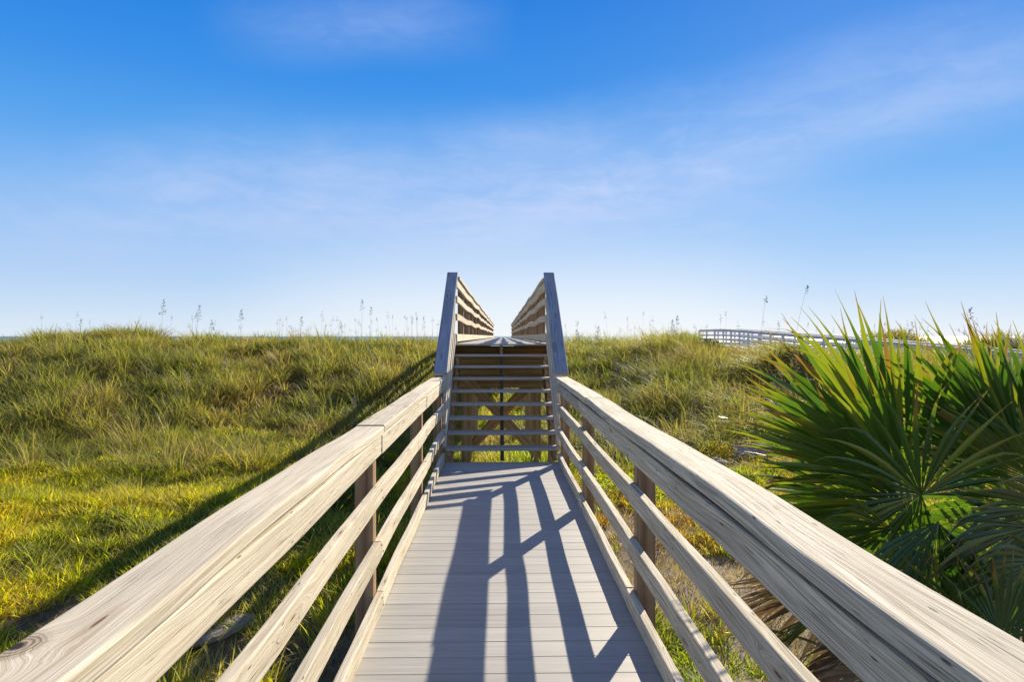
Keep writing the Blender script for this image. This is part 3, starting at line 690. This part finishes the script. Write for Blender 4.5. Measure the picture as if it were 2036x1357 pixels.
# ------------------------------------------------------------------ sea oats
def stem_tube(pts, r0, r1):
    V, F = [], []
    for k, p in enumerate(pts):
        r = r0+(r1-r0)*k/(len(pts)-1)
        for q in range(4): V.append(p+Vector((math.cos(q*PI/2), math.sin(q*PI/2), 0))*r)
    for k in range(len(pts)-1):
        for q in range(4): F.append((k*4+q, k*4+(q+1) % 4, (k+1)*4+(q+1) % 4, (k+1)*4+q))
    return V, F
def oat_mesh(h, head, n, bend, rs, thick=1.0):
    rn = random.Random(rs); pts = []; a = rn.uniform(-.5, .5)
    for k in range(9):
        t = k/8; pts.append(Vector((bend*t*t*h, a*bend*t*t*h*.4, h*t)))
    sv_, sf_ = stem_tube(pts, .0035*thick, .0015*thick)
    hv, hf = [], []
    for k in range(n):
        t = rn.random(); s = 1-head/h*(1-t); i = min(7, int(s*8)); f = s*8-i; p = pts[i].lerp(pts[i+1], f)
        az = rn.uniform(0, 6.28); out = (1-t)*.05*head/.25+.012; dz = rn.uniform(-.02, .02)-(1-t)*.01
        c = p+Vector((math.cos(az)*out+bend*.05, math.sin(az)*out, dz)); L = rn.uniform(.016, .030); wd = rn.uniform(.005, .008)*thick
        ax = Vector((math.cos(az)*.5+bend, math.sin(az)*.5, -.5+t)).normalized(); sd_ = ax.cross(Vector((math.sin(az*3), math.cos(az*5), .3))).normalized(); up2 = ax.cross(sd_)
        o0 = len(hv); hv += [c-ax*L, c+sd_*wd, c+up2*wd*.6, c-sd_*wd, c-up2*wd*.6, c+ax*L]
        hf += [tuple(o0+q for q in fz) for fz in ((0, 1, 2), (0, 2, 3), (0, 3, 4), (0, 4, 1), (5, 2, 1), (5, 3, 2), (5, 4, 3), (5, 1, 4))]
        o0 = len(hv); w2 = Vector((0, 0, .0012*thick)); hv += [p-w2, p+w2, c+w2, c-w2]; hf.append((o0, o0+1, o0+2, o0+3))
    return sv_, sf_, hv, [tuple(f) for f in hf]
m, t, out = newmat('sea_oat_stem'); principled(t, out, (.30, .24, .12, 1), .7); M['stem'] = m
m, t, out = newmat('sea_oat_head'); n1 = t.new('ShaderNodeObjectInfo').outputs['Random']; principled(t, out, t.ramp(n1, [(0, (.07, .045, .025)), (1, (.20, .14, .075))]), .8); M['head'] = m
m, t, out = newmat('dry_seed_head'); principled(t, out, (.55, .42, .26, 1), .8); M['pale_head'] = m
def place_oat(px, py, Y, h, head, n, bend, label, rs, headmat='head', thick=1.0, group=None):
    top = P(px, py, Y); h = min(max(h, .4), 3); base = Vector((top.x-bend*h, top.y, 0)); base.z = float(H(base.x, base.y)); h = top.z-base.z
    if h < .3: h = .3
    sv_, sf_, hv, hf = oat_mesh(h, head, n, bend, rs, thick)
    r = empty('sea_oat', base, label, 'sea oat', group)
    mesh_obj('stem', [Vector(v)+base for v in sv_], sf_, M['stem'], r, origin=base); mesh_obj('seed_head', [Vector(v)+base for v in hv], hf, M[headmat], r, origin=base)
    return r
OATS = [(325, 596, 20, .42, 60, .06, 'tallest dark seed head above the crest of the long dune, over its grassy hump'),
        (395, 607, 20, .40, 55, .07, 'drooping dark seed head just beside the hump on the long dune'),
        (480, 616, 21, .34, 45, .03, 'slim upright seed head standing alone midway along the crest of the long dune'),
        (421, 636, 20, .30, 40, .02, 'short dark seed head close above the dune crest, below the drooping one'),
        (163, 634, 21, .20, 20, .04, 'small lone seed head above the grassy hump near the bare sand'),
        (600, 630, 21, .28, 32, .04, 'spindly seed head above the level part of the dune crest'),
        (679, 643, 21, .28, 30, .01, 'short reddish seed head low above the level dune crest'),
        (720, 596, 21, .30, 28, .01, 'tall thin seed head with open spikelets nearer the raised boardwalk'),
        (738, 611, 21, .22, 22, .02, 'thin seed head beside the tall open one near the raised boardwalk'),
        (1587, 568, 15, .17, 22, .14, 'very tall stalk with a small dark head above the distant white boardwalk'),
        (1515, 589, 15, .13, 16, .08, 'tall stalk with tiny dark head over the distant white boardwalk, next to a taller one'),
        (1336, 636, 20, .42, 55, -.05, 'bushy dark seed head leaning over the crest near the dark shrub'),
        (1347, 628, 20, .30, 32, .03, 'feathery seed head rising behind the bushy leaning one'),
        (1190, 648, 20, .46, 45, .0, 'stiff reddish seed head on the crest close to the stairs'),
        (1145, 656, 20, .34, 40, -.08, 'curled seed head on the crest just past the sloping handrail'),
        (1925, 613, 12, .20, 26, .05, 'dark seed head rising behind the upper leaves of the big fan palm'),
        (1812, 640, 14, .30, 36, .03, 'grey feathery seed head behind the gap between the two fan palms')]
for i, (px, py, Y, head, n, bend, lab) in enumerate(OATS):
    place_oat(px, py, Y, 1.2, head, n, bend, lab, 100+i, thick=1.05)
# pale dry plumes standing on the slopes
for i, (px, py, Y, head, n, bend, lab) in enumerate([
    (448, 702, 15.5, .42, 45, .03, 'pale dry plume standing among green grass high on the long dune'),
    (372, 733, 13.5, .34, 38, -.06, 'pale dry plume low on the long dune, beside a taller thin stalk'),
    (623, 768, 13.0, .40, 30, .01, 'thin brown dry plume halfway up the dune beside the railing shadow'),
    (705, 790, 11.8, .14, 60, .05, 'small tan dried flower head above the far end of the cream railing'),
    (740, 724, 15.0, .14, 26, .0, 'tiny white plume high on the dune beside the shadow of the boardwalk'),
    (1292, 690, 16.0, .40, 42, .05, 'pinkish dry plume at the top of the bank past the grey railing'),
    (1224, 706, 15.0, .34, 34, -.03, 'pale dry plume just beyond the top of the stairs'),
    (1545, 712, 9.5, .44, 50, .06, 'brown dry stalk standing at the tips of the fan palm'),
    (1580, 690, 9.8, .44, 46, .02, 'orange-brown dry stalk in front of the distant white boardwalk')]):
    place_oat(px, py, Y, 1.0, head, n, bend, lab, 200+i, headmat='pale_head', thick=1.4)
# the thin distant ones
protos = []
for k in range(5):
    sv_, sf_, hv, hf = oat_mesh(1.0, .10+.03*k, 9, .05*(k-2), 300+k, .8)
    o0 = len(sv_); me = bpy.data.meshes.new('sea_oat'); me.from_pydata([tuple(v) for v in sv_]+[tuple(v) for v in hv], [], sf_+[tuple(i+o0 for i in f) for f in hf]); me.materials.append(M['head']); protos.append(me)
for k in range(110):
    px = random.choice([random.uniform(60, 870), random.uniform(1125, 1420), random.uniform(1380, 1960)]) if k > 40 else random.uniform(560, 870)
    Y = random.uniform(20.5, 27); p = P(px, random.triangular(612, 662, 650), Y); b = Vector((p.x, p.y, float(H(p.x, p.y)))); h = p.z-b.z
    o = bpy.data.objects.new('sea_oat', protos[k % 5]); C.objects.link(o); o.location = b; o.scale = (1, 1, max(h, .3)); o.rotation_euler = (0, 0, random.uniform(0, 6))
    tag(o, 'thin faint sea oat stalk rising above the dune crest', 'sea oat', 'sea oats along the dune crest')

# ------------------------------------------------------------------ fan palms
def frond(parent, root, hub, ax, nrm, L, nl=28, spread=1.45, droop=.25, cup=.12, fuse=.30, hue=0.0, tipburn=.35, dead=False, wmax=.020, rs=0):
    rn = random.Random(rs); hub, root = Vector(hub), Vector(root); ax = Vector(ax).normalized(); n_ = Vector(nrm); n_ = (n_-ax*n_.dot(ax)).normalized(); b = n_.cross(ax)
    V, F, Cc = [], [], []; nl = max(8, int(nl*(.78 if not dead else 1))); wmax *= 1.2
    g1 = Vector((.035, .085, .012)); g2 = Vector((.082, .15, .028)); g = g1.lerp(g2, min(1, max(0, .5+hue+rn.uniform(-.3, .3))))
    segs = 11
    for i in range(nl):
        u = (i+.5)/nl*2-1; th = u*spread+spread/nl*rn.uniform(-.6, .6); l = L*(.66+.34*math.cos(u*1.25))*rn.uniform(.93, 1.05)
        d0 = (ax*math.cos(th)+b*math.sin(th)); sd0 = (-ax*math.sin(th)+b*math.cos(th))
        half = spread/nl; dr = droop*rn.uniform(.5, 1.6); burn = (1-tipburn*rn.uniform(.3, 1)) if rn.random() < .16 else 1.0-rn.uniform(.01, .07); side_b = rn.uniform(-.5, .5); lift = rn.uniform(-.5, .5); kink = rn.random() < (.2 if not dead else .5); kp = rn.uniform(.55, .8)
        tb = rn.random(); fold = rn.uniform(.55, .9); tw = rn.uniform(-1.3, 1.3)
        p = hub.copy(); d = d0.copy(); st_ = l/segs; prev = None; gcol = g*rn.uniform(.8, 1.25)
        if rn.random() < .12: gcol = gcol.lerp(Vector((.30, .30, .04)), .6)
        for k in range(segs+1):
            s = k/segs; r = s*l
            if s < fuse: wv = r*math.tan(half)*1.02
            else:
                w0 = fuse*l*math.tan(half); wv = w0+(wmax*L-w0)*math.sin(min(1, (s-fuse)/.25)*PI/2)*1.0 if s < fuse+.25 else wmax*L*(1-((s-fuse-.25)/(1-fuse-.25)))**1.25
            wv = max(wv, .0008)
            ang = fold*(1 if s < fuse else 1-.25*(s-fuse)/(1-fuse)); sdv = (sd0*math.cos(tw*max(0, s-fuse))+n_*math.sin(tw*max(0, s-fuse)))
            base_i = len(V); V += [p-sdv*wv*math.cos(ang*.6)-n_*wv*math.sin(ang*.6), p.copy(), p+sdv*wv*math.cos(ang*.6)-n_*wv*math.sin(ang*.6)]
            if dead: c = Vector((.34, .25, .15)).lerp(Vector((.20, .13, .075)), tb)*(.8+.4*rn.random()*.5)
            else:
                c = gcol.copy()
                if s > burn-.22: c = c.lerp(Vector((.24, .24, .02)), min(1, (s-burn+.22)/.14))
                if s > burn-.08: c = c.lerp(Vector((.27, .13, .045)), min(1, (s-burn+.08)/.07))
                if s > burn: c = c.lerp(Vector((.22, .12, .06)), min(1, (s-burn)/.06))
            Cc += [(*c, 1)]*3
            if k: F += [(base_i-3, base_i-2, base_i+1, base_i), (base_i-2, base_i-1, base_i+2, base_i+1)]
            d = d+n_*(cup*(1.6*(s < .5)-.2)/segs)+Vector((0, 0, -1))*(dr*(s**1.5)*2.2/segs)+(sd0*side_b+n_*lift)*((s > fuse)*.7/segs)
            if kink and s > kp: d = d+Vector((0, 0, -1))*(3.2/segs)
            d.normalize(); p = p+d*st_
    o = mesh_obj('frond', V, F, M['deadpalm' if dead else 'palm'], parent, origin=hub, cols=Cc, smooth=False)
    # stalk from the crown to the hub
    pts = []; mid = (root+hub)/2+Vector((0, 0, .12 if not dead else .05)); 
    for k in range(9):
        q = k/8; pts.append(root*(1-q)**2+mid*2*q*(1-q)+hub*q*q)
    pts.append(hub+ax*.05)
    v2, f2 = [], []
    for k, p in enumerate(pts):
        r = .011-.0006*k
        for q in range(6): v2.append(p+Vector((math.cos(q*PI/3), math.sin(q*PI/3)*.3, math.sin(q*PI/3)))*r)
    for k in range(len(pts)-1):
        for q in range(6): f2.append((k*6+q, k*6+(q+1) % 6, (k+1)*6+(q+1) % 6, (k+1)*6+q))
    cs = [(.20, .24, .06, 1) if not dead else (.30, .20, .10, 1)]*len(v2)
    mesh_obj('stalk', v2, f2, M['palm' if not dead else 'deadpalm'], o, cols=cs, smooth=True)
    return o
CAMR = _R @ Vector((1, 0, 0)); CAMU = _R @ Vector((0, 1, 0)); CAMB = _R @ Vector((0, 0, 1))     # toward the viewer
def scr(deg, back=0.0):
    a = math.radians(deg); return CAMR*math.cos(a)+CAMU*math.sin(a)-CAMB*back
def trunk(parent, base, top, r):
    V, F = [], []; n = 14; rings = 16
    for k in range(rings+1):
        q = k/rings; c = base.lerp(top, q)
        for i in range(n):
            a = 2*PI*i/n; rr = r*(1-.15*q)*(1+.16*((i+k) % 2))*(1+.06*random.uniform(-1, 1)); V.append(c+Vector((math.cos(a), math.sin(a), 0))*rr+Vector((0, 0, .02*((i+k) % 2))))
    for k in range(rings):
        for i in range(n): F.append((k*n+i, k*n+(i+1) % n, (k+1)*n+(i+1) % n, (k+1)*n+i))
    F.append(tuple(rings*n+i for i in range(n)))
    mesh_obj('trunk', V, F, M['brown'], parent, uvs=[(0, 0)]*sum(len(f) for f in F))

def palm(label, base, crown, fr, seed, tr=.07):
    base = Vector(base); base.z = float(H(base.x, base.y))-.02; crown = Vector(crown)
    r = empty('fan_palm', base, label, 'palm'); trunk(r, base, crown, tr)
    for i, f in enumerate(fr):
        (px, py, Y, ang, back, ntilt, L) = f[:7]; kw = dict(f[7]) if len(f) > 7 else {}
        hub = P(px, py, Y); ax = scr(ang, back)
        nr = CAMB*math.cos(math.radians(ntilt))+scr(ang+90)*math.sin(math.radians(ntilt))
        frond(r, crown+Vector((random.uniform(-.04, .04), random.uniform(-.04, .04), 0)), hub, ax, nr, L, rs=seed*50+i, **kw)
    return r
D = dict
# px, py of the hub, depth, leaf axis angle on the picture, lean away, tilt, length
palm('large fan palm whose round leaf faces the viewer beside the grey railing', (2.42, 3.95, 0), (2.42, 3.9, -.12), [
    (1832, 985, 3.35, 150, .05, 14, .66, D(spread=2.6, nl=38, droop=.6, hue=.1, cup=.05)),
    (1800, 940, 3.75, 126, .12, 38, 1.12, D(spread=1.0, nl=26, hue=.1)),
    (1790, 960, 3.55, 146, .1, 45, .98, D(spread=.85, nl=26, hue=.1)),
    (1800, 1010, 3.5, 172, -.1, 50, .95, D(spread=.8, nl=24, hue=.2, tipburn=.2)),
    (1770, 1050, 3.35, 190, -.15, 35, .82, D(spread=.85, nl=24, hue=0)),
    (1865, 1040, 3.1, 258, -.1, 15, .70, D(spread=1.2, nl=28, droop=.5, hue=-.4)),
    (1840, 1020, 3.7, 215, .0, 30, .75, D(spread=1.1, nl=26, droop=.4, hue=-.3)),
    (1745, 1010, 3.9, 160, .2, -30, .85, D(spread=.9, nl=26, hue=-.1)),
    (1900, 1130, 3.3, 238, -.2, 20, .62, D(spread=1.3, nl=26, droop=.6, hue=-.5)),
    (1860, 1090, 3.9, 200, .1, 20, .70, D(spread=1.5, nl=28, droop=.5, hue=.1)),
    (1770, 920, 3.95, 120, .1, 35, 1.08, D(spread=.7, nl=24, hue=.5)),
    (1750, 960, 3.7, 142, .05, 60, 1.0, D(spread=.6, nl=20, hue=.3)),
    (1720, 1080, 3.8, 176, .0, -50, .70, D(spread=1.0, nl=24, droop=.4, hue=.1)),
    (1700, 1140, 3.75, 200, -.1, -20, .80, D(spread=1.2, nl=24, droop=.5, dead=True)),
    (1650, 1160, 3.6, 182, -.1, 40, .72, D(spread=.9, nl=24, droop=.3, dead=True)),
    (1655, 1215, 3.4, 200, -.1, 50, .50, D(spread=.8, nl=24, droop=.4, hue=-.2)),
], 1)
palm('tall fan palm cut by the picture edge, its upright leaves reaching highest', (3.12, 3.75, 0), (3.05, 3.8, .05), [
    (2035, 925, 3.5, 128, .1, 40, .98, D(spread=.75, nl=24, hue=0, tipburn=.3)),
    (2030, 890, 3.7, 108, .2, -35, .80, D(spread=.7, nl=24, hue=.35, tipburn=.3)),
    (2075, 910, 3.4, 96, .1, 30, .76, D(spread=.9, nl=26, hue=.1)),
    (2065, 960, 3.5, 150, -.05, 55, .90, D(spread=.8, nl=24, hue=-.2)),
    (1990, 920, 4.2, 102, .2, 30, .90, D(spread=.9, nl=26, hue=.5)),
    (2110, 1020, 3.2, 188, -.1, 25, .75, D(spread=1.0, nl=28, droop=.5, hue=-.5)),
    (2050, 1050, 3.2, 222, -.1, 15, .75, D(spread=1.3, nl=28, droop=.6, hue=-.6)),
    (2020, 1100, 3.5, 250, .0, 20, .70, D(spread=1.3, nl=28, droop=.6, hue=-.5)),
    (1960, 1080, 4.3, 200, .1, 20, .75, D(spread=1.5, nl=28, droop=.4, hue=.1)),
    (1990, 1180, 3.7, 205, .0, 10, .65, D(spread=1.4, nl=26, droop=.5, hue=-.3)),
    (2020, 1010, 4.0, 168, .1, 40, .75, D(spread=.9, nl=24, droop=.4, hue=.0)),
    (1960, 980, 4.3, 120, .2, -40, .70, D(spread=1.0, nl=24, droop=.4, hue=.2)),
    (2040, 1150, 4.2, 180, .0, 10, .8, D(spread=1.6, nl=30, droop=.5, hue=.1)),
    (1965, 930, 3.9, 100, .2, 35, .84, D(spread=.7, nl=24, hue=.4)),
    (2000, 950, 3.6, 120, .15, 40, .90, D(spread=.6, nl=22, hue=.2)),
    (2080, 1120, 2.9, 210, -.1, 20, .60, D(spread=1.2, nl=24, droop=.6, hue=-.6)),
], 2, .09)
palm('low fan palm with brown dried leaves hanging under the grey railing', (2.05, 3.05, 0), (2.0, 3.05, -.38), [
    (1760, 1290, 3.0, 175, -.1, 30, .55, D(spread=1.2, nl=26, droop=.9, dead=True, wmax=.03)),
    (1840, 1330, 3.0, 150, .1, 40, .50, D(spread=1.0, nl=22, droop=.9, dead=True, wmax=.03)),
    (1740, 1340, 2.95, 195, -.1, 30, .50, D(spread=1.2, nl=24, droop=.8, dead=True, wmax=.03)),
    (1930, 1250, 2.95, 130, .0, 30, .45, D(spread=1.0, nl=24, droop=.4, hue=-.3)),
    (1990, 1270, 2.75, 70, .0, 30, .40, D(spread=1.0, nl=24, droop=.5, hue=-.4)),
    (1560, 1260, 3.6, 175, .0, 60, .40, D(spread=.8, nl=18, droop=.2, hue=.1)),
], 3, .05)

# ------------------------------------------------------------------ dark shrub on the crest
def shrub(label, c, r, h, n, palette, seed):
    rg = np.random.default_rng(seed); u = rg.normal(0, 1, (n, 3)); u /= np.linalg.norm(u, axis=1)[:, None]; rr = rg.random(n)**.45
    lob = .75+.5*vn3(u[:, 0]*2.5+seed, u[:, 1]*2.5+u[:, 2]*2, 3)
    pos = u*rr[:, None]*lob[:, None]*np.array([r, r*.7, h]); x = c[0]+pos[:, 0]; y = c[1]+pos[:, 1]; z = c[2]+np.abs(pos[:, 2])
    c0 = pal(rg.random(n), palette)
    o = empty('shrub', (c[0], c[1], c[2]), label, 'shrub')
    f = blade_mesh('foliage', np.stack([x, y, z], -1), rg.uniform(.05, .12, n), rg.uniform(.02, .035, n), rg.uniform(0, 2*PI, n), rg.uniform(.2, 1.2, n), rg.uniform(0, .4, n), c0, c0, M['grass'], (0, 0), 2, kind=None, tipw=.2)
    f.parent = o; f.location = -Vector((c[0], c[1], c[2]))
    for k in range(5):
        a = k*1.3; tip = Vector(c)+Vector((math.cos(a)*r*.6, math.sin(a)*r*.4, h*.7)); sv_, sf_ = stem_tube([Vector(c).lerp(tip, q/4) for q in range(5)], .015, .005)
        mesh_obj('stem', sv_, sf_, M['stem'], o)
p = P(1400, 672, 21.5); z = float(H(p.x, p.y)); shrub('dark green shrub on the crest at the end of the distant white boardwalk', (p.x, p.y, z), .75, .52, 3500, [(.035, .06, .015), (.06, .09, .02), (.10, .12, .04)], 5)
p = P(1572, 675, 16.6); z = float(H(p.x, p.y)); shrub('dark brownish bush between the fan palm tips and the distant white boardwalk', (p.x, p.y, z-.05), .65, .55, 2000, [(.11, .14, .035), (.20, .21, .06), (.28, .20, .08)], 6)
